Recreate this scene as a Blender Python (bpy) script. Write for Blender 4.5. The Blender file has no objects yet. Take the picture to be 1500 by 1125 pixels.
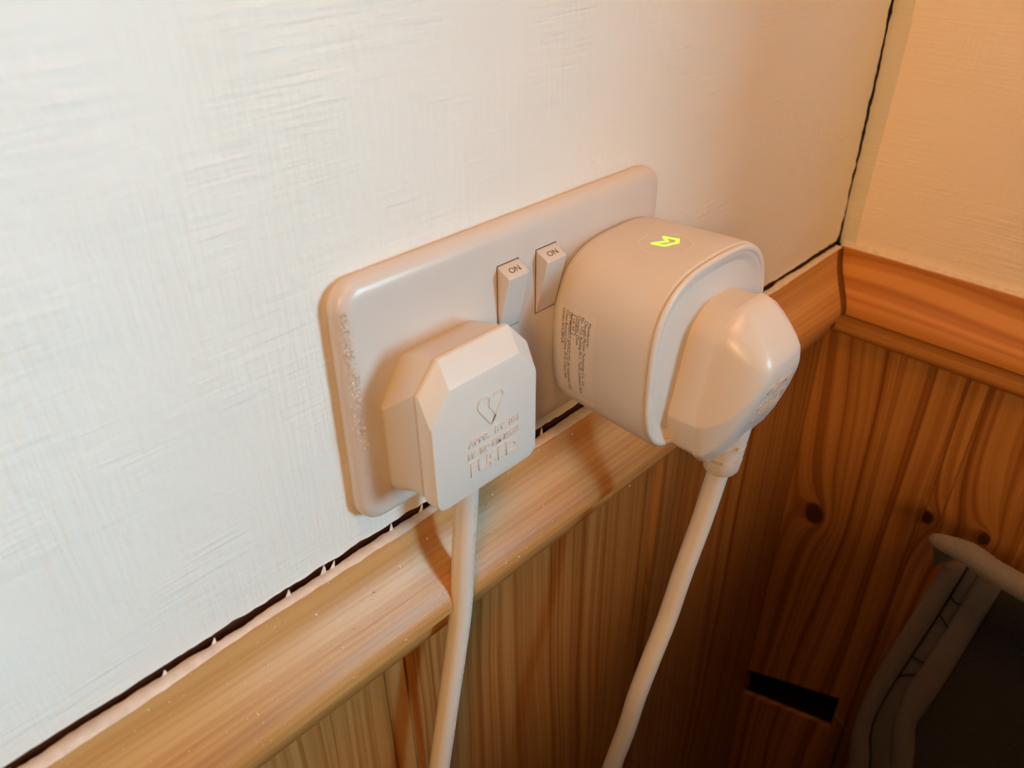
import bpy, bmesh, math, random
from mathutils import Vector, Matrix
from mathutils.bvhtree import BVHTree

# ------------------------------------------------------------------ camera, world, lights, exposure
S = 0.001                       # all lengths below are millimetres: x right along the wall, y into it, z up
sc = bpy.context.scene
COL = sc.collection
CX = 270.4                      # x of the right-hand wall

cam_d = bpy.data.cameras.new('camera')
cam_d.sensor_fit = 'HORIZONTAL'; cam_d.sensor_width = 36.0
cam_d.lens = 36.0 * 1193.7 / 1500.0
cam_d.clip_start = 0.005; cam_d.clip_end = 20
cam_d.dof.use_dof = True; cam_d.dof.focus_distance = 0.30; cam_d.dof.aperture_fstop = 13
cam = bpy.data.objects.new('camera', cam_d); COL.objects.link(cam)
_r = Vector((0.7006283, -0.71343043, -0.01170519)); _u = Vector((0.39855256, 0.37768837, 0.83576752)); _f = Vector((0.59184107, 0.59022751, -0.54895868))
_m = Matrix((_r, _u, -_f)).transposed().to_4x4()
_m.translation = Vector((-175.43, -174.54, 138.69)) * S
cam.matrix_world = _m
sc.camera = cam

sc.view_settings.view_transform = 'Standard'; sc.view_settings.look = 'None'
sc.view_settings.gamma = 1.0; sc.view_settings.use_curve_mapping = False
sc.view_settings.exposure = 0.0

world = bpy.data.worlds.new('world'); sc.world = world; world.use_nodes = True
_bg = world.node_tree.nodes['Background']
_bg.inputs[0].default_value = (1.0, 0.66, 0.42, 1); _bg.inputs[1].default_value = 0.014

def area(name, loc, target, sx, sy, power, color, spread=180):
    d = bpy.data.lights.new(name, 'AREA'); d.shape = 'RECTANGLE'; d.size = sx; d.size_y = sy
    d.energy = power; d.color = color; d.spread = math.radians(spread)
    o = bpy.data.objects.new(name, d); COL.objects.link(o)
    o.location = loc
    o.rotation_euler = (Vector(target) - Vector(loc)).to_track_quat('-Z', 'Y').to_euler()
    return o
# daylight through the window in the right-hand wall, beyond the picture edge
area('window_daylight', (0.43, -0.98, 0.14), (-0.7, -0.98, 0.14), 0.80, 0.40, 39.0, (0.445, 0.825, 1.0))
# warm lamp of the room, high up behind the photographer's left shoulder
area('room_lamp', (-2.05, -1.40, 1.1), (0.05, 0, 0), 0.60, 0.60, 32.5, (1.0, 0.515, 0.18))
# warm lamp hanging over the corner, above the picture
area('hanging_lamp', (-0.10, -0.25, 0.62), (0.15, -0.05, 0), 0.16, 0.16, 1.55, (1.0, 0.42, 0.12))

# ------------------------------------------------------------------ helpers
def link(o, parent=None):
    COL.objects.link(o)
    if parent is not None: o.parent = parent
    return o
def tag(o, label=None, cat=None, group=None, kind=None):
    if label: o['label'] = label
    if cat: o['category'] = cat
    if group: o['group'] = group
    if kind: o['kind'] = kind
    return o
def empty(name, loc=(0, 0, 0)):
    o = bpy.data.objects.new(name, None); o.empty_display_size = 0.01
    o.location = Vector(loc) * S
    return link(o)
def finish(name, bm, mat, parent=None, smooth=None, scale=True, recalc=True):
    if recalc: bmesh.ops.recalc_face_normals(bm, faces=bm.faces)
    if scale: bmesh.ops.scale(bm, vec=(S, S, S), verts=bm.verts)
    if parent is not None:
        inv = Vector(parent.location)
        p = parent.parent
        while p is not None: inv = inv + Vector(p.location); p = p.parent
        bmesh.ops.translate(bm, vec=-inv, verts=bm.verts)
    me = bpy.data.meshes.new(name); bm.to_mesh(me); bm.free()
    me.materials.append(mat)
    if smooth is not None:
        for f in me.polygons: f.use_smooth = True
        if smooth < 180: me.set_sharp_from_angle(angle=math.radians(smooth))
    return link(bpy.data.objects.new(name, me), parent)
def loft(sections, cap=True, bm=None):
    """sections: list of closed loops (equal length) of 3-D points"""
    bm = bm or bmesh.new()
    rings = [[bm.verts.new(p) for p in s] for s in sections]
    n = len(rings[0])
    for a, b in zip(rings[:-1], rings[1:]):
        for i in range(n):
            j = (i + 1) % n
            bm.faces.new((a[i], a[j], b[j], b[i]))
    if cap:
        bm.faces.new(rings[0]); bm.faces.new(rings[-1])
    return bm
def poly_round(pts, radii, seg=6):
    """round the corners of a polygon (list of 2-D points); every corner yields seg+1 points"""
    out = []; n = len(pts)
    for i in range(n):
        p = Vector(pts[i]); a = Vector(pts[i - 1]); b = Vector(pts[(i + 1) % n])
        u = (a - p).normalized(); v = (b - p).normalized()
        ang = math.acos(max(-1, min(1, u.dot(v)))); r = radii[i]
        t = r / math.tan(ang / 2)
        t = min(t, 0.49 * (a - p).length, 0.49 * (b - p).length); r = t * math.tan(ang / 2)
        s = p + u * t; e = p + v * t
        c = p + (u + v).normalized() * (r / math.sin(ang / 2))
        a0 = math.atan2((s - c).y, (s - c).x); a1 = math.atan2((e - c).y, (e - c).x)
        d = (a1 - a0 + math.pi) % (2 * math.pi) - math.pi
        for k in range(seg + 1):
            q = a0 + d * k / seg
            out.append((c.x + r * math.cos(q), c.y + r * math.sin(q)))
    return out
def inset_poly(pts, d):
    """crude inset of a closed outline towards its inside"""
    n = len(pts); out = []
    area2 = sum(pts[i][0] * pts[(i + 1) % n][1] - pts[(i + 1) % n][0] * pts[i][1] for i in range(n))
    sg = 1 if area2 > 0 else -1
    for i in range(n):
        a = Vector(pts[i - 1]); b = Vector(pts[(i + 1) % n]); t = (b - a).normalized()
        nn = Vector((-t.y, t.x)) * sg
        out.append((pts[i][0] + nn.x * d, pts[i][1] + nn.y * d))
    return out
def at_y(pts, y): return [(p[0], y, p[1]) for p in pts]
def box(bm, x0, x1, y0, y1, z0, z1):
    v = [bm.verts.new((x, y, z)) for x in (x0, x1) for y in (y0, y1) for z in (z0, z1)]
    for f in ((0, 1, 3, 2), (4, 6, 7, 5), (0, 4, 5, 1), (2, 3, 7, 6), (0, 2, 6, 4), (1, 5, 7, 3)):
        bm.faces.new([v[i] for i in f])
    return v
def extrude_profile(prof, axis, a, b, bm=None, cuts=1, fa=None, fb=None):
    """closed profile of (d, z); axis 'x': runs along x with y=-d; axis 'y': runs along y with x=CX-d. fa/fb map d to the end coordinate"""
    secs = []
    for k in range(cuts + 1):
        t = k / cuts
        s = []
        for d, z in prof:
            A = fa(d) if fa else a; B = fb(d) if fb else b
            w = A + (B - A) * t
            s.append((w, -d, z) if axis == 'x' else (CX - d, w, z))
        secs.append(s)
    return loft(secs, True, bm)
def smooth_path(pts, n=10):
    """Catmull-Rom through points"""
    P = [Vector(p) for p in pts]; P = [2 * P[0] - P[1]] + P + [2 * P[-1] - P[-2]]
    out = []
    for i in range(1, len(P) - 2):
        for k in range(n):
            t = k / n
            p0, p1, p2, p3 = P[i - 1], P[i], P[i + 1], P[i + 2]
            out.append(0.5 * ((2 * p1) + (p2 - p0) * t + (2 * p0 - 5 * p1 + 4 * p2 - p3) * t * t + (3 * p1 - p0 - 3 * p2 + p3) * t ** 3))
    out.append(P[-2]); return out
def tube(pts, rad, seg=20, bm=None):
    """rad: number or list"""
    n = len(pts); secs = []
    up = Vector((0.3, 1, 0.1)).normalized()
    for i, p in enumerate(pts):
        t = (pts[min(i + 1, n - 1)] - pts[max(i - 1, 0)]).normalized()
        a = (up - t * up.dot(t)).normalized(); b = t.cross(a)
        r = rad[i] if isinstance(rad, (list, tuple)) else rad
        secs.append([tuple(p + a * (r * math.cos(2 * math.pi * k / seg)) + b * (r * math.sin(2 * math.pi * k / seg))) for k in range(seg)])
    return loft(secs, True, bm)
def text_bm(lines, depth=0.0, res=4, bold=0.0):
    """lines: (string, size, x, y, width or None). Returns a bmesh in text space (x right, y up, z out)"""
    bm = bmesh.new()
    for s, size, x, y, width in lines:
        cu = bpy.data.curves.new('lettering', 'FONT'); cu.body = s; cu.size = size; cu.extrude = depth; cu.resolution_u = res; cu.offset = bold * size
        ob = bpy.data.objects.new('lettering', cu); COL.objects.link(ob)
        bpy.context.view_layer.update()
        me = bpy.data.meshes.new_from_object(ob.evaluated_get(bpy.context.evaluated_depsgraph_get()))
        bpy.data.objects.remove(ob); bpy.data.curves.remove(cu)
        if len(me.vertices):
            x0 = min(v.co.x for v in me.vertices); x1 = max(v.co.x for v in me.vertices)
            k = (width / (x1 - x0)) if width else 1
            for v in me.vertices:
                v.co.x = x + (v.co.x - x0) * k; v.co.y += y
        bm.from_mesh(me); bpy.data.meshes.remove(me)
    return bm
def xform(bm, origin, X, Y, Z):
    o = Vector(origin); X = Vector(X); Y = Vector(Y); Z = Vector(Z)
    for v in bm.verts: v.co = o + X * v.co.x + Y * v.co.y + Z * v.co.z
    return bm
def ribbon2d(bm, path, w, z0, z1, closed=False):
    """raised stroke of width w along a 2-D path, from height z0 to z1"""
    P = [Vector(p) for p in path]; n = len(P); L = []; R = []
    for i in range(n):
        a = P[i - 1] if (closed or i) else P[i]; b = P[(i + 1) % n] if (closed or i < n - 1) else P[i]
        t = (b - a).normalized(); nn = Vector((-t.y, t.x)) * (w / 2)
        L.append(P[i] + nn); R.append(P[i] - nn)
    vs = [[bm.verts.new((p.x, p.y, z)) for p in row] for row in (L, R) for z in (z0, z1)]
    l0, l1, r0, r1 = vs
    for i in range(n if closed else n - 1):
        j = (i + 1) % n
        bm.faces.new((l1[i], l1[j], r1[j], r1[i])); bm.faces.new((l0[i], l1[i], l1[j], l0[j])); bm.faces.new((r0[i], r0[j], r1[j], r1[i]))
        bm.faces.new((l0[i], l0[j], r0[j], r0[i]))
    if not closed:
        bm.faces.new((l0[0], r0[0], r1[0], l1[0])); bm.faces.new((l0[-1], l1[-1], r1[-1], r0[-1]))

# ------------------------------------------------------------------ materials
def new_mat(name):
    m = bpy.data.materials.new(name); m.use_nodes = True
    nt = m.node_tree; b = nt.nodes['Principled BSDF']
    return m, nt, b
def node(nt, t, **kw):
    n = nt.nodes.new(t)
    for k, v in kw.items():
        if k.startswith('i_'): n.inputs[k[2:].replace('_', ' ')].default_value = v
        else: setattr(n, k, v)
    return n
def ramp(nt, stops):
    r = nt.nodes.new('ShaderNodeValToRGB'); e = r.color_ramp.elements
    while len(e) < len(stops): e.new(0.5)
    for el, (p, c) in zip(e, stops):
        el.position = p; el.color = (*c, 1) if len(c) == 3 else c
    return r
def mapped(nt, scale, loc=(0, 0, 0), rot=(0, 0, 0)):
    tc = node(nt, 'ShaderNodeTexCoord'); mp = node(nt, 'ShaderNodeMapping')
    mp.inputs['Scale'].default_value = scale; mp.inputs['Location'].default_value = loc; mp.inputs['Rotation'].default_value = rot
    nt.links.new(tc.outputs['Object'], mp.inputs['Vector']); return mp.outputs['Vector']
def math_n(nt, op, a, b=None, clamp=False):
    n = node(nt, 'ShaderNodeMath', operation=op); n.use_clamp = clamp
    for i, v in enumerate((a, b)):
        if v is None: continue
        if isinstance(v, (int, float)): n.inputs[i].default_value = v
        else: nt.links.new(v, n.inputs[i])
    return n.outputs[0]
def mixc(nt, fac, a, b, mode='MIX'):
    n = node(nt, 'ShaderNodeMix', data_type='RGBA', blend_type=mode)
    for s, v in ((0, fac), (6, a), (7, b)):
        if isinstance(v, (int, float)): n.inputs[s].default_value = v
        elif isinstance(v, tuple): n.inputs[s].default_value = (*v, 1)
        else: nt.links.new(v, n.inputs[s])
    return n.outputs[2]
def bump(nt, b, height, strength, dist):
    n = node(nt, 'ShaderNodeBump'); n.inputs['Strength'].default_value = strength; n.inputs['Distance'].default_value = dist
    nt.links.new(height, n.inputs['Height']); nt.links.new(n.outputs[0], b.inputs['Normal'])

def plastic(name, col, rough=0.38, grain=0.0, gscale=1500):
    m, nt, b = new_mat(name)
    nz = node(nt, 'ShaderNodeTexNoise'); nz.inputs['Scale'].default_value = 60; nz.inputs['Detail'].default_value = 3
    nt.links.new(mapped(nt, (1, 1, 1)), nz.inputs['Vector'])
    r = ramp(nt, [(0.3, tuple(c * 0.965 for c in col)), (0.7, col)])
    nt.links.new(nz.outputs[0], r.inputs[0]); nt.links.new(r.outputs[0], b.inputs['Base Color'])
    b.inputs['Roughness'].default_value = rough
    b.inputs['Specular IOR Level'].default_value = 0.45
    if grain:
        n2 = node(nt, 'ShaderNodeTexNoise'); n2.inputs['Scale'].default_value = gscale; n2.inputs['Detail'].default_value = 2
        nt.links.new(mapped(nt, (1, 1, 1)), n2.inputs['Vector'])
        bump(nt, b, n2.outputs[0], grain, 0.0002)
    return m
def plain(name, col, rough=0.7):
    m, nt, b = new_mat(name)
    nz = node(nt, 'ShaderNodeTexNoise'); nz.inputs['Scale'].default_value = 300; nz.inputs['Detail'].default_value = 4
    nt.links.new(mapped(nt, (1, 1, 1)), nz.inputs['Vector'])
    r = ramp(nt, [(0.3, tuple(c * 0.8 for c in col)), (0.7, col)])
    nt.links.new(nz.outputs[0], r.inputs[0]); nt.links.new(r.outputs[0], b.inputs['Base Color'])
    b.inputs['Roughness'].default_value = rough
    return m
def plaster(name, col, stroke_rot):
    m, nt, b = new_mat(name)
    big = node(nt, 'ShaderNodeTexNoise'); big.inputs['Scale'].default_value = 14; big.inputs['Detail'].default_value = 3
    nt.links.new(mapped(nt, (1, 1, 1)), big.inputs['Vector'])
    r = ramp(nt, [(0.3, tuple(c * 0.97 for c in col)), (0.7, col)])
    nt.links.new(big.outputs[0], r.inputs[0]); nt.links.new(r.outputs[0], b.inputs['Base Color'])
    b.inputs['Roughness'].default_value = 0.62
    # brush strokes in two directions, fading in and out, over a lumpy ground
    hs = []
    for rot, sc_, seed in ((stroke_rot[0], (26, 26, 520), 3.1), (stroke_rot[1], (560, 560, 34), 7.7), (stroke_rot[2], (40, 40, 700), 1.3)):
        nz = node(nt, 'ShaderNodeTexNoise'); nz.inputs['Scale'].default_value = 1; nz.inputs['Detail'].default_value = 3; nz.inputs['Roughness'].default_value = 0.6
        nt.links.new(mapped(nt, sc_, (seed, seed, seed), rot), nz.inputs['Vector'])
        mk = node(nt, 'ShaderNodeTexNoise'); mk.inputs['Scale'].default_value = 26; mk.inputs['Detail'].default_value = 2
        nt.links.new(mapped(nt, (1, 1, 1), (seed * 3, 0, seed)), mk.inputs['Vector'])
        mr = node(nt, 'ShaderNodeMapRange'); mr.inputs[1].default_value = 0.42; mr.inputs[2].default_value = 0.62; mr.inputs[3].default_value = 0.12; mr.inputs[4].default_value = 1.0
        nt.links.new(mk.outputs[0], mr.inputs[0])
        hs.append(math_n(nt, 'MULTIPLY', nz.outputs[0], mr.outputs[0]))
    lump = node(nt, 'ShaderNodeTexNoise'); lump.inputs['Scale'].default_value = 240; lump.inputs['Detail'].default_value = 2
    nt.links.new(mapped(nt, (1, 1, 1)), lump.inputs['Vector'])
    h = math_n(nt, 'ADD', math_n(nt, 'ADD', hs[0], hs[1]), math_n(nt, 'ADD', hs[2], math_n(nt, 'MULTIPLY', lump.outputs[0], 0.55)))
    bump(nt, b, h, 0.5, 0.0009)
    return m
def wood(name, axis, light, mid, dark, seed=0.0, rough=0.36, ring=105.0, knots=(), wav=0.035):
    """solid pine: growth rings stretched along `axis`"""
    m, nt, b = new_mat(name)
    def sc3(along, across): return tuple(along if i == axis else across for i in range(3))
    warp = node(nt, 'ShaderNodeTexNoise'); warp.inputs['Scale'].default_value = 1; warp.inputs['Detail'].default_value = 2
    nt.links.new(mapped(nt, sc3(2.6, 15), (seed, seed * 0.7, seed * 1.3)), warp.inputs['Vector'])
    # ring phase = distance across + slow warp
    tc = node(nt, 'ShaderNodeTexCoord'); sep = node(nt, 'ShaderNodeSeparateXYZ'); nt.links.new(tc.outputs['Object'], sep.inputs[0])
    ac = [i for i in range(3) if i != axis]
    ph = math_n(nt, 'ADD', math_n(nt, 'MULTIPLY', sep.outputs[ac[0]], 1.0), math_n(nt, 'MULTIPLY', sep.outputs[ac[1]], 0.8))
    ph = math_n(nt, 'ADD', ph, math_n(nt, 'MULTIPLY', warp.outputs[0], wav))
    kmask = None
    for (kx, ky, kz, kr) in knots:
        vd = node(nt, 'ShaderNodeVectorMath', operation='SUBTRACT'); vd.inputs[1].default_value = (kx, ky, kz)
        nt.links.new(tc.outputs['Object'], vd.inputs[0])
        vs = node(nt, 'ShaderNodeVectorMath', operation='MULTIPLY'); vs.inputs[1].default_value = tuple(0.75 if i == axis else 1.0 for i in range(3))
        nt.links.new(vd.outputs[0], vs.inputs[0])
        ln = node(nt, 'ShaderNodeVectorMath', operation='LENGTH'); nt.links.new(vs.outputs[0], ln.inputs[0])
        near = node(nt, 'ShaderNodeMapRange', interpolation_type='SMOOTHSTEP'); near.inputs[1].default_value = kr * 0.75; near.inputs[2].default_value = kr * 1.15; near.inputs[3].default_value = 1; near.inputs[4].default_value = 0
        nt.links.new(ln.outputs['Value'], near.inputs[0])
        kmask = near.outputs[0] if kmask is None else math_n(nt, 'MAXIMUM', kmask, near.outputs[0])
        halo = math_n(nt, 'DIVIDE', kr * 0.006, math_n(nt, 'ADD', ln.outputs['Value'], kr * 0.5))
        ph = math_n(nt, 'ADD', ph, math_n(nt, 'MULTIPLY', halo, 3.5))
    mod = node(nt, 'ShaderNodeTexNoise', noise_dimensions='1D'); mod.inputs['Scale'].default_value = ring; mod.inputs['Detail'].default_value = 3; mod.inputs['Roughness'].default_value = 0.65
    nt.links.new(math_n(nt, 'ADD', ph, seed), mod.inputs['W'])
    mod2 = node(nt, 'ShaderNodeTexNoise', noise_dimensions='1D'); mod2.inputs['Scale'].default_value = ring * 3.2; mod2.inputs['Detail'].default_value = 2
    nt.links.new(math_n(nt, 'ADD', ph, seed * 2.0 + 5.0), mod2.inputs['W'])
    fib = node(nt, 'ShaderNodeTexNoise'); fib.inputs['Scale'].default_value = 1; fib.inputs['Detail'].default_value = 4; fib.inputs['Roughness'].default_value = 0.7
    nt.links.new(mapped(nt, sc3(30, 1300)), fib.inputs['Vector'])
    v = math_n(nt, 'ADD', math_n(nt, 'MULTIPLY', mod.outputs[0], 0.62), math_n(nt, 'ADD', math_n(nt, 'MULTIPLY', mod2.outputs[0], 0.28), math_n(nt, 'MULTIPLY', fib.outputs[0], 0.10)))
    r = ramp(nt, [(0.36, dark), (0.47, mid), (0.58, light)])
    nt.links.new(v, r.inputs[0]); c = r.outputs[0]
    if kmask is not None: c = mixc(nt, math_n(nt, 'MULTIPLY', kmask, 0.88), c, tuple(x * 0.14 for x in dark))
    nt.links.new(c, b.inputs['Base Color'])
    b.inputs['Roughness'].default_value = rough
    b.inputs['Specular IOR Level'].default_value = 0.4
    bump(nt, b, math_n(nt, 'ADD', fib.outputs[0], math_n(nt, 'MULTIPLY', v, 1.0)), 0.22, 0.0004)
    return m
def fabric(name, col, scale=900, strength=0.6, fuzz=0.25):
    m, nt, b = new_mat(name)
    vo = node(nt, 'ShaderNodeTexNoise'); vo.inputs['Scale'].default_value = 1; vo.inputs['Detail'].default_value = 2
    nt.links.new(mapped(nt, (scale, scale, scale * 1.8), (0, 0, 0), (0.4, 0, 0)), vo.inputs['Vector'])
    nz = node(nt, 'ShaderNodeTexNoise'); nz.inputs['Scale'].default_value = 70; nz.inputs['Detail'].default_value = 3
    nt.links.new(mapped(nt, (1, 1, 1)), nz.inputs['Vector'])
    r = ramp(nt, [(0.3, tuple(c * 0.75 for c in col)), (0.7, col)])
    nt.links.new(math_n(nt, 'ADD', math_n(nt, 'MULTIPLY', vo.outputs[0], 0.6), math_n(nt, 'MULTIPLY', nz.outputs[0], 0.4)), r.inputs[0])
    nt.links.new(r.outputs[0], b.inputs['Base Color'])
    b.inputs['Roughness'].default_value = 0.95; b.inputs['Specular IOR Level'].default_value = 0.1
    b.inputs['Sheen Weight'].default_value = fuzz
    bump(nt, b, vo.outputs[0], strength, 0.0008)
    return m
def emissive(name, col, strength):
    m, nt, b = new_mat(name)
    b.inputs['Base Color'].default_value = (*col, 1); b.inputs['Emission Color'].default_value = (*col, 1); b.inputs['Emission Strength'].default_value = strength
    return m

M = {}
M['plaster'] = plaster('painted_plaster', (0.865, 0.865, 0.855), ((0, 0.30, 0), (0, 0.12, 0), (0, -0.55, 0)))
M['plaster_r'] = plaster('painted_plaster_right', (0.92, 0.85, 0.78), ((0.14, 0, 0), (0.1, 0, 0), (-0.2, 0, 0)))
M['caulk'] = plaster('corner_filler', (0.74, 0.735, 0.70), ((0.14, 0, 0), (0.1, 0, 0), (-0.2, 0, 0)))
M['lip'] = plain('paint_on_rail_edge', (0.80, 0.74, 0.71), 0.6)
M['void'] = plain('dark_gap', (0.10, 0.035, 0.018), 0.95)
M['black'] = plain('black_void', (0.006, 0.005, 0.004), 0.95)
PINE = ((0.46, 0.245, 0.085), (0.37, 0.17, 0.048), (0.22, 0.08, 0.019))
M['rail_b'] = wood('pine_rail_back', 0, (0.63, 0.36, 0.14), (0.53, 0.27, 0.09), (0.36, 0.15, 0.042), 2.3, 0.34, 62)
M['rail_r'] = wood('pine_rail_right', 1, (0.66, 0.31, 0.085), (0.56, 0.235, 0.055), (0.38, 0.135, 0.028), 6.1, 0.34, 62)
M['filler'] = plain('brown_filler', (0.085, 0.03, 0.010), 0.7)
M['mitre'] = plain('mitre_strip', (0.20, 0.078, 0.022), 0.6)
M['splinter'] = plain('pale_splinter', (0.62, 0.42, 0.22), 0.7)
M['white'] = plastic('white_plastic', (0.74, 0.705, 0.69), 0.30, 0.05, 900)
M['plate'] = plastic('greyish_white_plate', (0.68, 0.645, 0.64), 0.28, 0.05, 900)
M['white_tex'] = plastic('white_textured_plastic', (0.75, 0.735, 0.73), 0.36, 0.5, 2600)
M['white_matt'] = plastic('white_matt_plastic', (0.70, 0.67, 0.655), 0.5, 0.12, 3000)
M['white_cord'] = plastic('white_cord', (0.74, 0.72, 0.71), 0.34, 0.05, 800)
M['label'] = plastic('label_film', (0.75, 0.70, 0.665), 0.3)
M['ink'] = plain('black_ink', (0.030, 0.026, 0.024), 0.6)
M['ink_brown'] = plain('brown_ink', (0.13, 0.075, 0.05), 0.6)
M['green'] = emissive('green_light', (0.42, 1.0, 0.06), 1.15)
M['dust'] = plain('white_dust', (0.88, 0.84, 0.79), 0.9)
M['grey_trim'] = fabric('grey_binding', (0.26, 0.225, 0.20), 900, 0.7)
M['grey_zip'] = fabric('grey_zip_tape', (0.20, 0.172, 0.155), 1400, 0.9)
M['dark_fleece'] = fabric('dark_fleece', (0.040, 0.033, 0.030), 600, 1.0, 0.35)
M['brown_thread'] = plain('brown_thread', (0.20, 0.105, 0.07), 0.9)
M['floor'] = plain('dark_carpet', (0.10, 0.065, 0.045), 0.95)
M['frame'] = plastic('white_window_paint', (0.8, 0.8, 0.78), 0.4)

# ------------------------------------------------------------------ the setting: walls
rnd = random.Random(11)
ZC = -51.7         # lower edge of the plaster on the socket wall
def jag(n, amp, rough, r):
    out = []; v = 0
    for i in range(n):
        v = v * 0.72 + r.uniform(-1, 1) * rough
        out.append(max(-amp, min(amp, v)))
    return out
# socket wall: slab whose lower and right edges are torn
bm = bmesh.new()
NX, NZ = 420, 300
X0, X1, Z1 = -480.0, 267.7, 430.0
jz = jag(NX + 1, 0.75, 0.38, rnd); jx = jag(NZ + 1, 1.3, 0.7, rnd)
def slow(t, k): return 0.45 * math.sin(t * 0.043 + k) + 0.3 * math.sin(t * 0.11 + 2 * k)
bot = [(X0 + (X1 - X0) * i / NX) for i in range(NX + 1)]
front = []
for i, x in enumerate(bot): front.append((x, ZC + jz[i] * (1.0 if x > -130 else 0.5) + slow(x, 1.0) * 0.6))
side = [(X1 + jx[k] + slow(ZC + (Z1 - ZC) * k / NZ, 2.2), ZC + (Z1 - ZC) * k / NZ) for k in range(2, NZ + 1)]
outline = front[:-2] + side + [(X0, Z1)]
fv = [bm.verts.new((x, 0, z)) for x, z in outline]
lip = [bm.verts.new((x - (0.25 if x > X1 - 4 and z > ZC + 3 else 0), 0.5, z + (0.5 if z < ZC + 3 else 0))) for x, z in outline]
bk = [bm.verts.new((x, 7, z)) for x, z in outline]
bm.faces.new(fv)
for a, b_ in ((fv, lip), (lip, bk)):
    for i in range(len(a)):
        j = (i + 1) % len(a); bm.faces.new((a[i], a[j], b_[j], b_[i]))
wall_back = finish('wall_back', bm, M['plaster']); tag(wall_back, kind='structure')
bm = bmesh.new(); box(bm, X0, CX + 14, 7.2, 12, -110, Z1); box(bm, X0, CX - 1, 2.4, 7.0, -70, -54.0)
finish('gap_backing', bm, M['void'], wall_back)

# right-hand wall
bm = bmesh.new()
outline = []
nz = 260
jr = jag(nz + 1, 0.6, 0.3, rnd)
for k in range(nz + 1):
    z = -54.6 + (Z1 + 54.6) * k / nz
    outline.append((-0.35 + jr[k] * 0.8, z))
outline += [(-560, Z1), (-560, -54.6)]
fv = [bm.verts.new((CX, y, z)) for y, z in outline]; bk = [bm.verts.new((CX + 12, y, z)) for y, z in outline]
bm.faces.new(fv); bm.faces.new(bk)
for i in range(len(fv)):
    j = (i + 1) % len(fv); bm.faces.new((fv[i], fv[j], bk[j], bk[i]))
wall_right = finish('wall_right', bm, M['plaster_r']); tag(wall_right, kind='structure')
# filled strip up the corner, a little proud of the plaster
bm = bmesh.new()
a = []; b_ = []; n = 90
je = jag(n + 1, 1.5, 0.5, rnd)
for k in range(n + 1):
    z = -53 + 480 * k / n
    w = 11 - 0.02 * (z + 53) + je[k] * 0.5 + 2 * math.sin(z * 0.02)
    a.append((CX - 0.22, -0.9, z)); b_.append((CX - 0.02, -w, z))
va = [bm.verts.new(p) for p in a]; vb = [bm.verts.new(p) for p in b_]; vc = [bm.verts.new((CX + 0.3, p[1], p[2])) for p in a]; vd = [bm.verts.new((CX + 0.3, p[1], p[2])) for p in b_]
for k in range(n):
    bm.faces.new((va[k], va[k + 1], vb[k + 1], vb[k])); bm.faces.new((vc[k], vc[k + 1], va[k + 1], va[k])); bm.faces.new((vb[k], vb[k + 1], vd[k + 1], vd[k]))
finish('caulk_strip', bm, M['caulk'], wall_right, 40)

# tongue-and-groove boards under the rail
ZB0, ZB1 = -600.0, -98.0
def board_profile(a, b, t=5.0):
    """cross-section along the wall (u) against depth d; chamfered at u=a, recessed bead step near u=b"""
    return [(a, -6), (a, t - 2.6), (a + 1.4, t), (b - 12.5, t), (b - 11.0, t - 1.3), (b - 2.2, t - 1.3), (b - 1.2, t - 2.6), (b - 0.08, t - 2.6), (b - 0.15, -6)]
def board_back(a, b, mat, last=False):
    pr = board_profile(a, b) if not last else [(a, -6), (a, 2.4), (a + 1.4, 5), (b, 5), (b, -6)]
    return finish('plank', loft([[(u, -d, z) for u, d in pr] for z in (ZB0, ZB1)]), mat, wall_back)
edges_b = [-382, -222, -62, 98, 258 + 7.4]
for k in range(len(edges_b) - 1):
    mt = wood('pine_board_back_%d' % k, 2, *PINE, seed=1.7 * k + 0.4, ring=(110, 120, 150, 140)[k])
    board_back(edges_b[k], edges_b[k + 1], mt, k == len(edges_b) - 2)
# right-hand boards: u = distance from the corner
def board_right(a, b, mat, hole=None):
    if hole is None:
        pr = [(b + a - u, d) for u, d in board_profile(a, b)]
        pr = [(a + (u - a), d) for u, d in pr]
        return finish('plank', loft([[(CX - d, -u, z) for u, d in pr] for z in (ZB0, ZB1)]), mat, wall_right)
    # board with a slot cut through it
    u0, u1, zl0, zl1, zr0, zr1 = hole
    bm = bmesh.new(); t = 5.0
    def prism(poly, d0, d1):
        loft([[(CX - d, -u, z) for u, z in poly] for d in (d0, d1)], True, bm)
    prism([(a, ZB0), (b - 1.4, ZB0), (b - 1.4, zr0), (u1, zr0), (u0, zl0), (a, zl0)], 1.0, t)
    prism([(a, zl1), (u0, zl1), (u1, zr1), (b - 1.4, zr1), (b - 1.4, ZB1), (a, ZB1)], -6, t)
    prism([(u1, zr0), (b - 1.4, zr0), (b - 1.4, zr1), (u1, zr1)], -6, t)
    prism([(a, zl0), (u0, zl0), (u0, zl1), (a, zl1)], -6, t)
    v = []
    loft([[(CX - d, -u, z) for u, d in ((b - 1.4, -6), (b - 1.4, t), (b, t - 2.6), (b, -6))] for z in (ZB0, ZB1)], True, bm)
    return finish('plank', bm, mat, wall_right)
PINE_R = ((0.50, 0.24, 0.070), (0.38, 0.16, 0.04), (0.22, 0.074, 0.016))
mr0 = wood('pine_board_right_0', 2, *PINE_R, seed=9.2, ring=125, knots=((0.2654, -0.0258, -0.245, 0.0070),))
mr1 = wood('pine_board_right_1', 2, *PINE_R, seed=12.9, ring=125, knots=((0.2654, -0.092, -0.2075, 0.0042), (0.2654, -0.124, -0.203, 0.0036)))
b0 = board_right(5.2, 87.5, mr0, hole=(5.4, 78.0, -460.0, -430.0, -434.0, -398.0))
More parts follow.
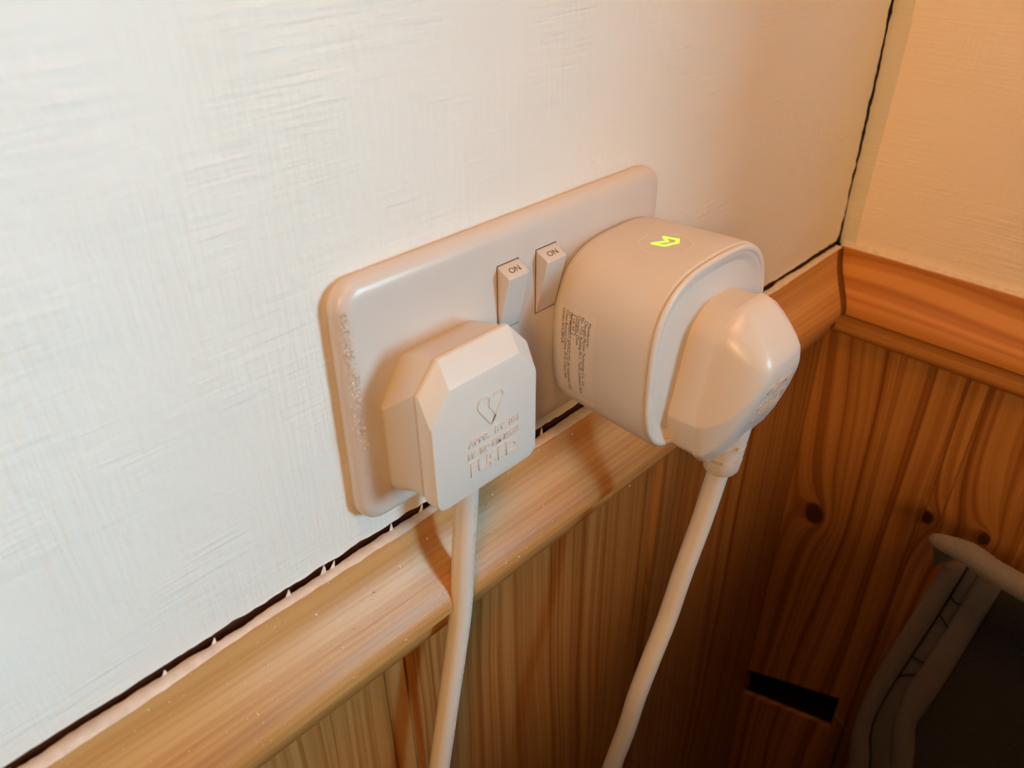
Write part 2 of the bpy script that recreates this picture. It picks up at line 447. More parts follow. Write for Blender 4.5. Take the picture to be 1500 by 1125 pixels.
# boards whose recessed bead lies towards the corner
b1 = board_right(87.7, 182, mr1)
for k in range(4):
    mt = wood('pine_board_right_%d' % (k + 2), 2, *PINE_R, seed=15.1 + 2.3 * k, ring=125)
    board_right(182.2 + 95 * k, 277 + 95 * k, mt)
bm = bmesh.new(); box(bm, CX + 6.2, CX + 9, -562, 6, -600, -58)
finish('slot_backing', bm, M['black'], wall_right)
bm = bmesh.new()
loft([[(CX - 5.2, -79.5, -419), (CX - 5.2, -78.3, -414), (CX - 4.0, -78.9, -416)], [(CX - 6.6, -86, -421), (CX - 6.4, -85, -418.5), (CX - 5.1, -85.6, -419.5)], [(CX - 5.6, -90, -425), (CX - 5.5, -89.8, -424.4), (CX - 5.2, -90, -424.6)]], True, bm)
finish('splinter', bm, M['splinter'], wall_right)

# ------------------------------------------------------------------ dado rails
WOODP = [(4.7, -54.3), (5.3, -56.6), (6.0, -59.4), (7.2, -63.0), (9.6, -67.4), (12.9, -71.9), (16.2, -75.7), (18.6, -79.2), (19.9, -82.2), (20.4, -84.6), (20.2, -86.2), (19.0, -87.4),
         (16.2, -88.4), (14.2, -90.0), (13.2, -92.4), (12.9, -95.2), (13.4, -95.9), (13.5, -98.6), (12.8, -101.2), (11.3, -103.2), (9.2, -104.6), (5.0, -104.9)]
prof = [(1.2, -54.3)] + WOODP + [(1.2, -104.9)]
G = 7.0
bm = extrude_profile(prof, 'x', X0, 0, cuts=1, fb=lambda d: CX - d - G)
trim_1 = finish('trim_1', bm, M['rail_b'], None, 28); tag(trim_1, kind='structure')
bm = extrude_profile(prof, 'y', 0, -560, cuts=1, fa=lambda d: -d - 0.1)
trim_2 = finish('trim_2', bm, M['rail_r'], None, 28); tag(trim_2, kind='structure')
# brown strip in the open mitre, sunk a little
bm = extrude_profile([(max(1.0, d - 0.7), z - 0.2) for d, z in WOODP[:13]] + [(1.0, -89.0)], 'x', 0, 0, fa=lambda d: CX - d - G - 2.0, fb=lambda d: CX - d - 0.2)
finish('mitre_strip', bm, M['mitre'], trim_1, 40)
# painted edge along the top of the rail, torn at the back
bm = bmesh.new()
n = 520; xe = CX - 6
jb = jag(n + 1, 0.55, 0.30, rnd); jf = jag(n + 1, 0.35, 0.14, rnd)
rows = []
for i in range(n + 1):
    x = X0 + (xe - X0) * i / n
    wf = 4.75 + jf[i] + 0.5 * math.sin(x * 0.021) + (0.3 * math.sin(x * 0.07))
    yb = -(0.75 + jb[i] + 0.25 * math.sin(x * 0.05))
    rows.append([(x, yb, -55.2), (x, yb, -54.0), (x, yb - 0.4, -53.85), (x, -wf + 0.5, -53.9), (x, -wf - 0.25, -54.35), (x, -wf + 0.3, -54.9)])
R = [[bm.verts.new(p) for p in r] for r in rows]
for a, b_ in zip(R[:-1], R[1:]):
    for k in range(5): bm.faces.new((a[k], a[k + 1], b_[k + 1], b_[k]))
finish('painted_edge', bm, M['lip'], trim_1, 40)
# caulk bead where the other rail meets its wall
bm = bmesh.new()
n = 160; jf = jag(n + 1, 0.4, 0.2, rnd); R = []
for i in range(n + 1):
    y = -2.5 - 555 * i / n; w = 3.6 + jf[i] + 0.6 * math.sin(y * 0.03)
    R.append([bm.verts.new(p) for p in ((CX + 0.5, y, -52.6), (CX - 0.1, y, -52.7), (CX - 1.2, y, -53.7), (CX - w, y, -54.15), (CX - w, y, -54.9))])
for a, b_ in zip(R[:-1], R[1:]):
    for k in range(4): bm.faces.new((a[k], a[k + 1], b_[k + 1], b_[k]))
finish('caulk_bead', bm, M['lip'], trim_2, 50)
# torn flakes of paint standing up in the crack
bm = bmesh.new()
for x, h, w, dx in ((-88, 2.6, 1.2, 0.7), (-84.6, 1.9, 0.9, 1.0), (-101, 1.8, 1.0, 0.6), (-60.5, 2.2, 0.8, 0.5), (-47.5, 2.4, 0.9, 0.9), (-126, 1.5, 0.8, 0.5), (-141, 1.3, 0.9, 0.3), (-182, 1.4, 0.8, 0.4), (14.5, 2.6, 0.8, 0.5), (8, 1.6, 0.7, 0.4), (70, 1.2, 0.7, 0.3)):
    loft([[(x - w, -0.9, -54.1), (x + w, -0.9, -54.1), (x + w, -1.2, -54.1), (x - w, -1.2, -54.1)], [(x - w * .4 + dx, -0.5, -54.1 + h * .6), (x + w * .6 + dx, -0.5, -54.1 + h * .6), (x + w * .6 + dx, -0.7, -54.1 + h * .6), (x - w * .4 + dx, -0.7, -54.1 + h * .6)], [(x + dx * 1.6, -0.25, -54.1 + h), (x + .2 + dx * 1.6, -0.25, -54.1 + h), (x + .2 + dx * 1.6, -.4, -54.1 + h), (x + dx * 1.6, -.4, -54.1 + h)]], True, bm)
fl = finish('paint_flakes', bm, M['lip'], trim_1); tag(fl, kind='stuff')

# floor and the window in the right-hand wall, both beyond the picture edge
bm = bmesh.new(); box(bm, -900, CX + 12, -1900, 12, -620, -600)
tag(finish('floor', bm, M['floor']), kind='structure')
bm = bmesh.new()
for y0, y1, z0, z1 in ((-1250, -560, -40, -5), (-1250, -560, 555, 600), (-600, -560, -5, 555), (-1250, -1210, -5, 555)):
    box(bm, CX - 2, CX + 60, y0, y1, z0, z1)
window_1 = finish('window_1', bm, M['frame']); tag(window_1, kind='structure')
bm = bmesh.new(); box(bm, CX - 150, CX + 10, -1290, -400, -75, -41)  # deep sill, out of view, added to shade the wall below it
finish('shade_sill', bm, M['frame'], window_1)
bm = bmesh.new(); box(bm, CX, CX + 12, -1900, -560, -600, -41)
tag(finish('wall_right_below_window', bm, M['plaster_r']), kind='structure')

# unseen table added below the camera to keep lamp light off the low corner
table = tag(empty('shade_table', (-425, -560, -600)), 'dark wooden table added out of view to shade the low corner', 'table')
M['table'] = wood('dark_table_wood', 0, (0.16, 0.08, 0.035), (0.11, 0.05, 0.02), (0.06, 0.025, 0.01), 4.4, 0.4, 80)
TX0, TX1, TY0, TY1, TZ = -800.0, -35.0, -920.0, -208.0, -32.0
bm = bmesh.new(); box(bm, TX0, TX1, TY0, TY1, TZ - 22, TZ); bmesh.ops.bevel(bm, geom=list(bm.edges), offset=3, segments=2, affect='EDGES')
finish('shade_table_top', bm, M['table'], table, 40)
for x in (TX0 + 30, TX1 - 70):
    for y in (TY0 + 30, TY1 - 70):
        bm = bmesh.new(); loft([[(x + a, y + b_, z) for a, b_ in ((i, i), (40 - i, i), (40 - i, 40 - i), (i, 40 - i))] for z, i in ((-600, 8), (TZ - 22, 0))], True, bm)
        finish('leg', bm, M['table'], table)

# ------------------------------------------------------------------ double socket
TILT = -0.009
def tilt(bm):
    c, s = math.cos(TILT), math.sin(TILT)
    for v in bm.verts: v.co = Vector((v.co.x * c - v.co.z * s, v.co.y, v.co.x * s + v.co.z * c))
    return bm
socket = tag(empty('double_socket', (0, 0, -42)), 'white plastic double wall socket with two rocker switches marked ON', 'socket')
H = 42.0; W = 73.0
out = poly_round([(-W, -H), (W, -H), (W, H), (-W, H)], [8.5] * 4, 10)
secs = []
for ins, y in ((0.7, 0.6), (0.7, -1.5)): secs.append(at_y(inset_poly(out, ins), y))
finish('back_frame', tilt(loft(secs)), M['plate'], socket, 40)
secs = []
for ins, y in ((0.0, -1.7), (0.0, -3.6), (0.25, -4.6), (0.9, -5.6), (1.9, -6.35), (3.1, -6.8), (4.6, -7.0), (7.0, -7.05)): secs.append(at_y(inset_poly(out, ins), y))
finish('faceplate', tilt(loft(secs)), M['plate'], socket, 60)
def rocker(x0):
    x1 = x0 + 10.0; zt, zb = 29.3, 6.2
    bm = bmesh.new()
    pr = [(-6.2, zb), (-7.25, zb), (-7.5, zb + 0.9), (-12.0, zt - 3.6), (-12.15, zt - 2.9), (-11.8, zt - 2.5), (-7.0, zt), (-6.2, zt)]
    secs = [[(x, y, z) for y, z in pr] for x in (x0 + 0.35, x1 - 0.35)]
    loft(secs, True, bm)
    bmesh.ops.bevel(bm, geom=[e for e in bm.edges], offset=0.16, segments=1, affect='EDGES')
    r = finish('rocker_switch', tilt(bm), M['plate'], socket, 30)
    # dark joint round the rocker
    bm = bmesh.new()
    q = [(x0 + 0.02, zb - 0.25), (x1 - 0.02, zb - 0.25), (x1 - 0.02, zt + 0.3), (x0 + 0.02, zt + 0.3)]
    loft([at_y(q, -6.6), at_y(q, -7.09)], True, bm)
    finish('rocker_joint', tilt(bm), M['filler'], socket)
    # ON printed on the upper face
    Yv = Vector((0, 4.8, 2.5)).normalized(); Zv = Vector((0, -2.5, 4.8)).normalized()
    bm = text_bm([('ON', 2.9, 0, 0, 4.6)], 0.03)
    xform(bm, (x0 + 2.9, -10.75, zt - 2.5 + 0.62), (1, 0, 0), Yv, Zv)
    finish('lettering', tilt(bm), M['ink_brown'], r)
rocker(-13.9); rocker(3.9)

# powdery dust stuck along the left edge of the plate
bm = bmesh.new(); rd = random.Random(5)
def fleck(bm, p, s, r):
    v = [bm.verts.new(Vector(p) + Vector((r.uniform(-1, 1), r.uniform(-1, 1), r.uniform(-1, 1))) * s) for _ in range(4)]
    for f in ((0, 1, 2), (0, 2, 3), (0, 3, 1), (1, 3, 2)): bm.faces.new([v[i] for i in f])
def plate_y(d):
    t = ((0.0, -3.6), (0.25, -4.6), (0.9, -5.6), (1.9, -6.35), (3.1, -6.8), (4.6, -7.0), (90, -7.05))
    for (a, ya), (b_, yb) in zip(t[:-1], t[1:]):
        if d <= b_: return ya + (yb - ya) * (d - a) / (b_ - a)
for _ in range(1500):
    z = rd.uniform(-1, 1); z = 12 + 23 * (abs(z) ** 1.2) * (1 if z > 0 else -1)
    k = rd.gauss(0, 1)
    t = (36 - z) / 46
    x = -70.9 + 0.75 * k + 1.0 * t
    if x < -72.9: continue
    d = max(0, x + 73); y = plate_y(d) - 0.10
    if z < -6 and rd.random() < 0.6: continue
    fleck(bm, (x, y - 0.05, z), rd.choice((0.12, 0.2, 0.3, 0.5)), rd)
for _ in range(10): fleck(bm, (rd.uniform(-66, -45), -7.08, rd.uniform(-5, 38)), 0.16, rd)
o = finish('plaster_dust', tilt(bm), M['dust'], recalc=False)
tag(o, 'crumbly white plaster dust clinging to the left edge of the socket', 'dust', kind='stuff')

# ------------------------------------------------------------------ square-cornered plug in the left outlet
plug = tag(empty('mains_plug', (-39.2, -7, -33)), 'boxy white fused plug with chamfered corners in the left outlet', 'plug')
PX = -39.2
def psec(y, hw, ht, zt, zs, zb, rb=4.0, rt=1.2, rs=1.0, wl=None):
    p = [(PX - ht, zt), (PX - hw, zs), (PX - hw + 0.3, zb), (PX + hw - 0.3, zb), (PX + hw, zs), (PX + ht, zt)]
    return at_y(poly_round(p, [rt, rs, rb, rb, rs, rt], 5), y)
secs = [psec(-7.0, 23.6, 14.0, 15.4, 0.4, -32.8, 6.0), psec(-8.3, 23.8, 14.1, 15.7, 0.7, -32.9, 6.0), psec(-8.9, 23.6, 14.1, 15.9, 1.0, -32.6, 5.8),
        psec(-13.4, 21.9, 13.8, 17.3, 4.6, -30.8, 4.6), psec(-16.0, 21.5, 13.7, 18.0, 6.8, -30.2, 4.2), psec(-20.5, 21.4, 13.6, 19.2, 10.3, -29.7, 4.0), psec(-20.9, 21.0, 13.3, 18.8, 9.9, -29.3, 4.0)]
finish('base', loft(secs), M['white_matt'], plug, 32)
secs = [psec(-20.7, 20.0, 12.7, 17.9, 9.2, -28.2, 4.0), psec(-21.95, 20.0, 12.7, 17.9, 9.2, -28.2, 4.0), psec(-22.0, 21.7, 13.75, 19.8, 10.8, -29.9, 4.0), psec(-22.3, 22.0, 13.9, 20.1, 11.0, -30.1, 4.0), psec(-23.3, 22.0, 13.95, 20.0, 10.9, -30.2, 4.0, 0.9, 0.9),
        psec(-23.7, 22.0, 14.0, 19.6, 10.4, -30.2, 4.0, 0.9, 0.9), psec(-27.3, 21.9, 14.1, 12.9, 2.6, -30.2, 4.0, 0.8, 0.8), psec(-27.85, 21.6, 14.0, 12.2, 1.9, -29.9, 3.8, 0.8, 0.8), psec(-28.0, 21.1, 13.8, 11.7, 1.6, -29.4, 3.4, 0.7, 0.7)]
cover = finish('cover', loft(secs), M['white_tex'], plug, 30)
bm = text_bm([('FUSED', 7.4, -47.0, -23.2, 20.2), ('LIC NO KM 75685', 3.5, -47.6, -16.4, 21.6), ('APPR.  BY  BSI', 3.5, -47.4, -11.9, 21.4)], 0.34, 4, 0.014)
xform(bm, (0, -28.05, 0), (1, 0, 0), (0, 0, 1), (0, -1, 0))
finish('embossed_lettering', bm, M['white_tex'], cover)
bm = bmesh.new()
hx, hz = -37.7, -7.6
def arc(cx, cz, r, a0, a1, n=8): return [(cx + r * math.cos(math.radians(a0 + (a1 - a0) * k / n)), cz + r * math.sin(math.radians(a0 + (a1 - a0) * k / n))) for k in range(n + 1)]
heart = [(hx, hz), (hx - 4.9, hz + 7.3)] + arc(hx - 2.7, hz + 8.6, 2.5, 200, 20) + [(hx - 0.6, hz + 6.6), (hx + 1.2, hz + 4.2), (hx + 1.6, hz + 2.6), (hx + 0.4, hz + 0.6)]
ribbon2d(bm, heart, 0.6, 0, 0.36)
ribbon2d(bm, [(hx, hz + 0.1), (hx + 4.9, hz + 7.6)] + arc(hx + 3.2, hz + 8.8, 2.1, -30, 150), 0.6, 0, 0.36)
xform(bm, (0, -27.98, 0), (1, 0, 0), (0, 0, 1), (0, -1, 0))
finish('embossed_mark', bm, M['white_tex'], cover)
pts = smooth_path([(-41.0, -18.6, -26.0), (-41.2, -18.8, -38.5), (-44.6, -19.4, -63.0), (-47.8, -20.0, -87.0), (-51.9, -20.4, -106.0), (-57.2, -20.8, -128.5), (-65.4, -21.2, -165.0), (-74, -21.5, -205), (-84, -21.5, -260), (-92, -21.5, -330), (-96, -22, -430), (-96, -30, -560), (-96, -60, -594)], 8)
cord = finish('cord', tube(pts, 4.05, 24), M['white_cord'], plug, 180)
# raised lettering running down the cord
path = smooth_path([(-41.2, -18.8, -38.5), (-44.6, -19.4, -63.0), (-47.8, -20.0, -87.0), (-51.9, -20.4, -106.0), (-57.2, -20.8, -128.5), (-65.4, -21.2, -165.0)], 8)
def on_path(s):
    d = 0
    for a, b_ in zip(path[:-1], path[1:]):
        l = (b_ - a).length
        if d + l >= s: return a + (b_ - a) * ((s - d) / l), (b_ - a).normalized()
        d += l
    return path[-1], (path[-1] - path[-2]).normalized()
bm = text_bm([('BSI  <HAR>  H05VV-F  3G 0.75  LTC  BASEC', 2.3, 0, 0, 112)], 0.09, 2)
for v in bm.verts:
    p, t = on_path(3 + v.co.x)
    side = Vector((0.22, -0.975, 0)); side = (side - t * side.dot(t)).normalized(); w = side.cross(t)
    ang = (v.co.y - 0.8) / 4.05
    v.co = p + (side * math.cos(ang) - w * math.sin(ang)) * (4.06 + v.co.z)
finish('embossed_lettering', bm, M['white_cord'], cord)

# ------------------------------------------------------------------ smart plug adaptor in the right outlet
SX, SZ = 45.5, -7.2
smart = tag(empty('smart_plug_adaptor', (SX, -7, SZ - 33)), 'white rounded cube plug adaptor with glowing green logo on top', 'plug adaptor')
def ssec(y, a, n=3.0, k=72, cx=SX, cz=SZ):
    o = []
    for i in range(k):
        t = 2 * math.pi * i / k; c, s = math.cos(t), math.sin(t)
        r = a / (abs(c) ** n + abs(s) ** n) ** (1 / n)
        o.append((cx + r * c, y, cz + r * s))
    return o
bmb = loft([ssec(-7.1, 31.4), ssec(-7.4, 32.2), ssec(-8.2, 32.9), ssec(-10, 33.3), ssec(-14, 33.6), ssec(-22, 34.0), ssec(-32, 34.4), ssec(-42, 34.8), ssec(-48.4, 35.0), ssec(-49.0, 34.9), ssec(-49.4, 34.6), ssec(-49.5, 34.0)])
bvh = BVHTree.FromBMesh(bmb)
body = finish('housing', bmb, M['white_matt'], smart, 50)
prof2 = [(-49.4, 33.6), (-49.75, 34.2), (-50.0, 34.55), (-50.5, 34.6), (-51.0, 34.3), (-51.25, 33.6), (-51.2, 32.9), (-50.95, 32.4), (-50.7, 32.3), (-50.75, 31.9), (-50.6, 31.3), (-50.1, 30.3), (-49.5, 28.9), (-49.1, 27.0), (-49.0, 24.0)]
finish('front_rim', loft([ssec(y, a) for y, a in prof2]), M['white'], smart, 70)
def drape(bm, direction, lift):
    """drop every vertex onto the housing along `direction` (millimetres)"""
    d = Vector(direction).normalized()
    for v in bm.verts:
        h = bvh.ray_cast(v.co - d * 60, d)
        if h[0] is not None: v.co = h[0] - d * (lift + getattr(v, 'co').length * 0)
    return bm
# glowing logo and the ring of the button
def flat_stroke(bm, path, w):
    P = [Vector(p) for p in path]
    for a, b_ in zip(P[:-1], P[1:]):
        t = (b_ - a); L = t.length; t.normalize(); nn = Vector((-t.y, t.x)) * (w / 2); n = max(2, int(L / 0.6))
        a2 = a - t * w * 0.35; b2 = b_ + t * w * 0.35
        rows = [[bm.verts.new((q.x, q.y, 30)) for q in (a2 + (b2 - a2) * (k / n) + nn, a2 + (b2 - a2) * (k / n) - nn)] for k in range(n + 1)]
        for r0, r1 in zip(rows[:-1], rows[1:]): bm.faces.new((r0[0], r0[1], r1[1], r1[0]))
bm = bmesh.new()
OX, OY = 0.4, -0.25
def sh(l): return [(x + OX, y + OY) for x, y in l]
flat_stroke(bm, sh([(45.6, -27.8), (46.7, -32.7), (44.2, -34.3), (41.7, -33.2)]), 1.25)
flat_stroke(bm, sh([(44.6, -29.0), (43.2, -31.0), (38.7, -28.1), (39.4, -32.2), (40.8, -33.1)]), 1.2)
tag(finish('status_logo', drape(bm, (0, 0, -1), 0.06), M['green'], smart, recalc=False), 'glowing green logo')
bm = bmesh.new()
for a0, a1 in ((75, 205), (255, 385)):
    secs = []
    for k in range(25):
        t = math.radians(a0 + (a1 - a0) * k / 24); fade = math.sin(math.pi * k / 24) ** 0.35
        cx_, cy_ = 41.9, -31.6; r = 8.9
        c = Vector((cx_ + r * math.cos(t), cy_ + r * math.sin(t), 30)); nn = Vector((math.cos(t), math.sin(t), 0)) * 0.30
        h0 = bvh.ray_cast(c, Vector((0, 0, -1)))[0]
        secs.append([h0 - nn - Vector((0, 0, .1)), h0 - nn * 0.4 + Vector((0, 0, .30 * fade)), h0 + nn * 0.4 + Vector((0, 0, .30 * fade)), h0 + nn - Vector((0, 0, .1))])
    loft(secs, True, bm)
finish('button_ring', bm, M['white'], smart, 60)
# rating label on the side facing left
bm = bmesh.new(); rows = []
for i in range(13):
    row = []
    for k in range(19):
        row.append(bm.verts.new((0, -10.2 - 17.2 * i / 12, 8.2 - 37.0 * k / 18)))
    rows.append(row)
for i in range(12):
    for k in range(18): bm.faces.new((rows[i][k], rows[i][k + 1], rows[i + 1][k + 1], rows[i + 1][k]))
label = finish('rating_label', drape(bm, (1, 0, 0), 0.05), M['label'], smart, 60, recalc=False)
tag(label, 'film label printed with small black text')
T = [('Manufacturer:', 1.9, 0.6, 0), ('Chengdu Meross Technology Co., Ltd', 1.9, 0.2, 1), ('No. 1312, Building E6-1, Tianfu Software Park', 1.9, -0.4, 2), ('Chengdu, China', 1.9, -0.4, 3),
     ('CET PRODUCT SERVICE LTD. (for authorities only)', 1.9, -0.4, 5.35), ('Chase Business Centre, 39-41 Chase Side', 1.9, -0.6, 6.35), ('London N14 5BP UK', 1.9, -0.6, 7.35)]
WID = [9.3, 26.0, 31.0, 11.0, 32.0, 27.5, 13.5]
bm = text_bm([(s, sz, x, -1.62 * ln, WID[i]) for i, (s, sz, x, ln) in enumerate(T)] + [('UK AR', 1.5, 1.4, -1.62 * 4.28, 4.6)], 0, 2)
for bx in (((0.2, -7.75), (7.2, -7.75)), ((0.2, -5.35), (7.2, -5.35)), ((0.2, -7.75), (0.2, -5.35)), ((7.2, -7.75), (7.2, -5.35))):
    ribbon2d(bm, bx, 0.22, 0, 0.01)
bmesh.ops.subdivide_edges(bm, edges=[e for e in bm.edges if e.calc_length() > 1.2], cuts=2)
xform(bm, (0, -24.2, 6.3), (0, 0, -1), (0, -1, 0), (-1, 0, 0))
finish('printed_text', drape(bm, (1, 0, 0), 0.10), M['ink'], label, recalc=False)

# ------------------------------------------------------------------ moulded plug in the adaptor
plug2 = tag(empty('mains_plug', (51.5, -49, -46)), 'rounded moulded white plug pushed into the front of the rounded adaptor', 'plug')
P2 = 51.5
def p2sec(y, zt, ht, zs, hs, zm, hm, zl, hl, zb, hb, r=5.0):
    p = [(P2 - ht, zt), (P2 - hs, zs), (P2 - hm, zm), (P2 - hl, zl), (P2 - hb, zb), (P2 + hb, zb), (P2 + hl, zl), (P2 + hm, zm), (P2 + hs, zs), (P2 + ht, zt)]
    rr = [r * 1.3, r * 2.2, r * 0.9, r * 0.9, r * 0.8]
    return at_y(poly_round(p, rr + rr[::-1], 6), y)
secs = [p2sec(-49.0, 11.0, 7.5, 5.0, 16.8, -27.0, 25.0, -39.5, 23.0, -45.0, 17.0),
        p2sec(-52.0, 11.2, 7.5, 5.0, 16.8, -27.0, 25.0, -39.5, 23.0, -45.2, 17.0),
        p2sec(-60.0, 11.6, 7.5, 5.4, 16.6, -27.0, 24.4, -39.8, 22.6, -45.5, 16.8),
        p2sec(-60.05, 12.3, 7.8, 6.1, 17.2, -27.0, 24.9, -40.2, 23.0, -46.3, 17.0),
        p2sec(-60.6, 12.4, 7.8, 6.1, 17.2, -27.0, 24.9, -40.4, 23.0, -46.6, 17.0),
        p2sec(-63.5, 11.6, 7.9, 5.6, 16.6, -26.5, 23.6, -40.0, 21.6, -45.6, 16.0),
        p2sec(-67.0, 8.8, 8.0, 3.6, 15.8, -24.5, 21.6, -36.0, 19.4, -40.4, 14.6),
        p2sec(-70.5, 5.4, 8.2, 0.9, 14.6, -21.5, 19.4, -29.4, 17.4, -32.6, 13.4),
        p2sec(-73.5, 2.2, 8.4, -1.6, 13.4, -16.5, 16.8, -21.6, 15.2, -23.8, 12.0),
        p2sec(-75.8, -0.9, 8.4, -3.8, 11.8, -11.2, 13.6, -14.2, 12.6, -15.6, 10.6),
        p2sec(-77.0, -3.6, 7.6, -5.2, 9.6, -8.6, 10.6, -10.2, 9.8, -11.0, 8.6),
        p2sec(-77.2, -4.8, 6.0, -5.8, 7.6, -7.6, 8.4, -8.6, 7.8, -9.2, 6.8)]
bmp = loft(secs)
bmp.normal_update()
bvh2 = BVHTree.FromBMesh(bmp)
body2 = finish('plug_body', bmp, M['white'], plug2, 48)
# raised lettering on the lower front slope
def drape_y(bm):
    for v in bm.verts:
        h = bvh2.ray_cast(Vector((v.co.x, -100, v.co.z)), Vector((0, 1, 0)))
        if h[0] is not None: v.co.y = h[0].y - 0.03 - v.co.y
    return bm
bm = text_bm([('FUSED', 4.6, 43.6, -14.6, 15.6), ('BS1363/A   ASTA', 2.7, 42.0, -21.4, 19.0), ('13A 250V~', 2.7, 44.0, -24.6, 15.0), ('FIT 5A FUSE', 2.7, 42.6, -28.0, 17.6)], 0.2, 3)
for v in bm.verts: v.co = Vector((v.co.x, v.co.z + 0.2, v.co.y))
finish('embossed_lettering', drape_y(bm), M['white'], body2)
# ribbed sleeve round the cord
bm = bmesh.new()
secs = []
for z, r in ((-34, 7.6), (-41.0, 7.4), (-43.8, 7.3), (-44.0, 5.4), (-45.9, 5.4), (-46.1, 7.2), (-50.2, 7.1), (-50.4, 5.2), (-52.3, 5.2), (-52.5, 7.1), (-57.4, 6.8), (-58.4, 6.2), (-58.6, 4.2)):
    dx = -0.04 * (-34 - z)
    secs.append([(51.5 + dx + r * math.cos(2 * math.pi * k / 28), -61.5 + 0.05 * (-34 - z) + r * math.sin(2 * math.pi * k / 28), z) for k in range(28)])
loft(secs, True, bm)
sleeve = finish('cord_sleeve', bm, M['white'], plug2, 40)
bm = bmesh.new()
for ang in (-60, -150, 30, 120):
    for z0 in (-50.3, -43.9):
        a = math.radians(ang + (40 if z0 > -50 else 0)); secs = []
        for k in range(6):
            t = a + math.radians(28) * k / 5
            cxx, cyy = 51.5 - 0.04 * 18, -61.5 + 0.05 * 18
            secs.append([(cxx + r * math.cos(t), cyy + r * math.sin(t), z) for r, z in ((5.0, z0 + .15), (7.02, z0 + .15), (7.02, z0 - 2.1), (5.0, z0 - 2.1))])
        loft(secs, True, bm)
finish('sleeve_ribs', bm, M['white'], sleeve, 40)
pts = smooth_path([(50.8, -60.6, -50.0), (49.6, -60.0, -61.0), (45.6, -58.6, -84.0), (40.2, -56.8, -108.6), (34.9, -55.4, -134.0), (26.3, -54.6, -156.6), (20.3, -54.1, -173.2), (16.3, -53.2, -193.0), (10.0, -51.6, -217.5), (2.0, -50, -250), (-8, -49, -300), (-14, -48, -380), (-16, -46, -500), (-16, -60, -594)], 8)
finish('cord', tube(pts, 4.15, 24), M['white_cord'], plug2, 180)

# ------------------------------------------------------------------ crumbs on the rail
bm = bmesh.new(); rd = random.Random(21)
def rail_pt(u):
    """u 0..1 down the sloping face"""
    k = u * 9; i = int(k); f = k - i
    a, b_ = WOODP[i], WOODP[min(i + 1, len(WOODP) - 1)]
    return a[0] + (b_[0] - a[0]) * f, a[1] + (b_[1] - a[1]) * f
for _ in range(420):
    x = rd.choice((rd.gauss(-110, 34), rd.gauss(-10, 22), rd.uniform(-200, 60)))
    d, z = rail_pt(rd.random() ** 0.8 * 0.95)
    fleck(bm, (x, -d - 0.05, z + 0.05), rd.choice((0.16, 0.2, 0.26, 0.36, 0.55)), rd)
for _ in range(40):
    y = rd.uniform(-5, -160); d, z = rail_pt(rd.random() * 0.95)
    fleck(bm, (CX - d - 0.05, y, z + 0.05), rd.choice((0.14, 0.22, 0.32)), rd)
for p in ((-76.5, -9.5, -66.5), (-75.8, -9.9, -67.0), (-76.9, -10.2, -67.6), (-75.6, -9.2, -66.0)): fleck(bm, p, 0.5, rd)
fleck(bm, (72.0, -5.1, -113.5), 0.7, rd)
o = finish('plaster_crumbs', bm, M['dust'], recalc=False)
tag(o, 'tiny white plaster crumbs scattered along the pine rail', 'dust', kind='stuff')

# ------------------------------------------------------------------ cloth bag leaning against the right-hand wall
bag = tag(empty('fabric_bag', (235, -200, -600)), 'dark fleece bag with light grey binding standing in the shadowy corner', 'bag')
EA = [(-117.3, -190), (-116.4, -196.5), (-112.4, -229.9), (-107.9, -264.7), (-102.9, -313.9), (-102.9, -358.2), (-107.6, -394.0), (-112, -450), (-118, -590)]
ES = [(-128.2, -185), (-127.7, -188.9), (-123.1, -232.3), (-118.1, -272.2), (-113.4, -314.9), (-113.1, -347.6), (-119.9, -380.2), (-127, -450), (-133, -590)]
EB = [(-134.2, -184), (-133.9, -186.9), (-129.7, -238.4), (-126.0, -270.0), (-123.1, -292.0), (-124.0, -329.7), (-131.1, -367.4), (-141, -450), (-147, -590)]
EC = [(-146.8, -182), (-146.4, -184.4), (-143.2, -227.1), (-139.5, -274.6), (-136.6, -302.0), (-135.0, -322.6), (-141.9, -355.3), (-155, -450), (-161, -590)]
def sm(l): return [(p.x, p.y) for p in smooth_path([(a, b_, 0) for a, b_ in l], 6)]
EA, ES, EB, EC = sm(EA), sm(ES), sm(EB), sm(EC)
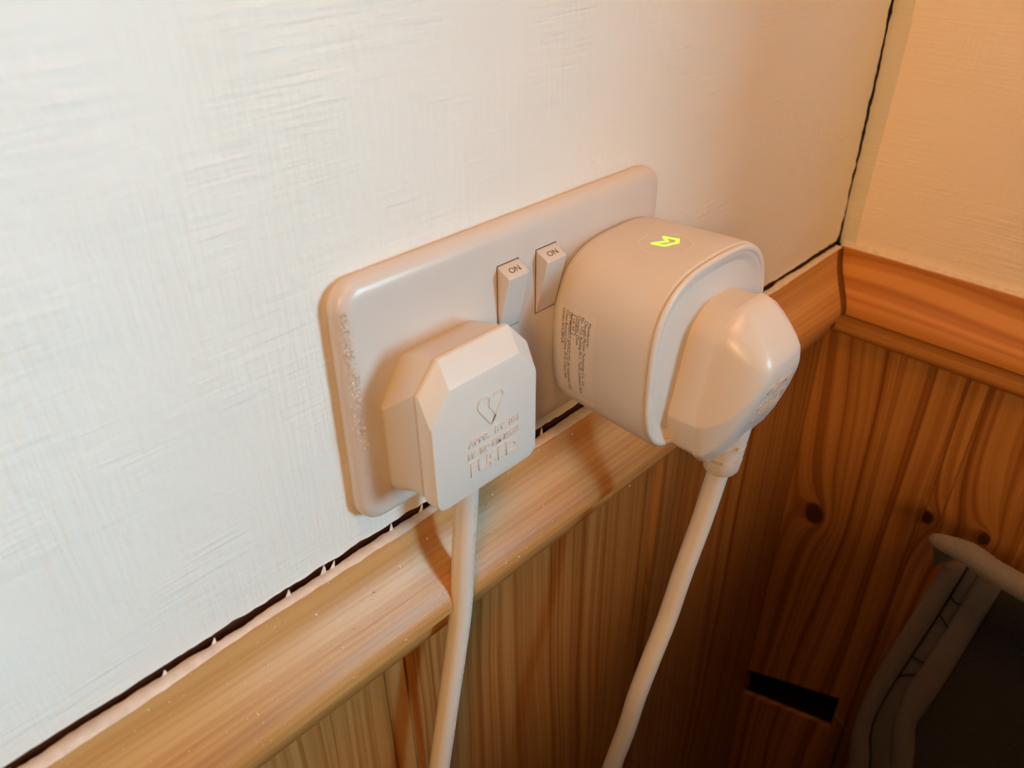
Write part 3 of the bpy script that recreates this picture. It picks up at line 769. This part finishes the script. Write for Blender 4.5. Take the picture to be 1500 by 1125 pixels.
def strip(name, L, R, x, puff, mat, thick=3.0, nn=7):
    """puffed band between two edge lines on the plane x"""
    n = len(L); secs = []
    rr = random.Random(len(name))
    wob = jag(n, 0.5, 0.25, rr)
    for i in range(n):
        s = []
        for k in range(nn + 1):
            t = k / nn; y = L[i][0] + (R[i][0] - L[i][0]) * t; z = L[i][1] + (R[i][1] - L[i][1]) * t
            s.append((x - (puff + wob[i] * 0.4) * math.sin(math.pi * t) ** 0.6, y, z))
        s += [(x + thick, R[i][0], R[i][1]), (x + thick, L[i][0], L[i][1])]
        secs.append(s)
    return finish(name, loft(secs), mat, bag, 60)
body_poly = [(EA[i][0] - 2, EA[i][1]) for i in range(0, len(EA))] + [(-420, -590), (-420, -190), (-150, -176)]
bm = loft([[(x, y, z if z < -500 else z - dz) for y, z in body_poly] for x, dz in ((216.5, 0), (262.0, 62))])
finish('bag_body', bm, M['dark_fleece'], bag)
strip('edge_binding', EA, ES, 214, 4.0, M['grey_trim'])
strip('zip_tape', ES, EB, 215, 1.0, M['grey_zip'])
strip('inner_binding', EB, EC, 214, 3.4, M['grey_trim'])
th = [Vector((212.4, a + 3.2, b_)) for a, b_ in EC]
finish('seam_thread', tube(th, 0.7, 6), M['brown_thread'], bag, 180)
sm_ = [Vector((214.2, a, b_)) for a, b_ in ES]
finish('seam', tube(sm_, 0.75, 6), M['black'], bag, 180)
for i in (9, 11, 17, 20):
    a = Vector((213.6, *ES[i])); b_ = Vector((213.3, *EB[i]))
    finish('stitch', tube([a, (a + b_) / 2 + Vector((-.3, 0, rd.uniform(-2, 2))), b_], 0.4, 6), M['black'], bag, 180)
# flap over the top with a rolled grey edge
FU = smooth_path([(206, -109.6, -172.5), (203, -113.0, -168.6), (201, -127.7, -166.0), (200, -140, -168.0), (199, -153, -168.6), (200, -175, -171), (203, -230, -176), (206, -320, -182), (206, -415, -190)], 8)
n = len(FU)
rad = [0.9 + 5.2 * min(1, i / 16) ** 0.7 for i in range(n)]
finish('flap_binding', tube(FU, rad, 14), M['grey_trim'], bag, 180)
bm = bmesh.new(); secs = []
for i, p in enumerate(FU):
    drop = 16 * math.exp(-((i - 5) / 7.0) ** 2)
    secs.append([(p.x + 1, p.y, p.z - 1), (p.x + 1, p.y, p.z + 2), (p.x + 6, p.y - 1, p.z), (p.x + 9, p.y - 2, p.z - 12), (p.x + 7, p.y - 2, p.z - 8 - drop)])
finish('flap', loft(secs), M['dark_fleece'], bag, 50)
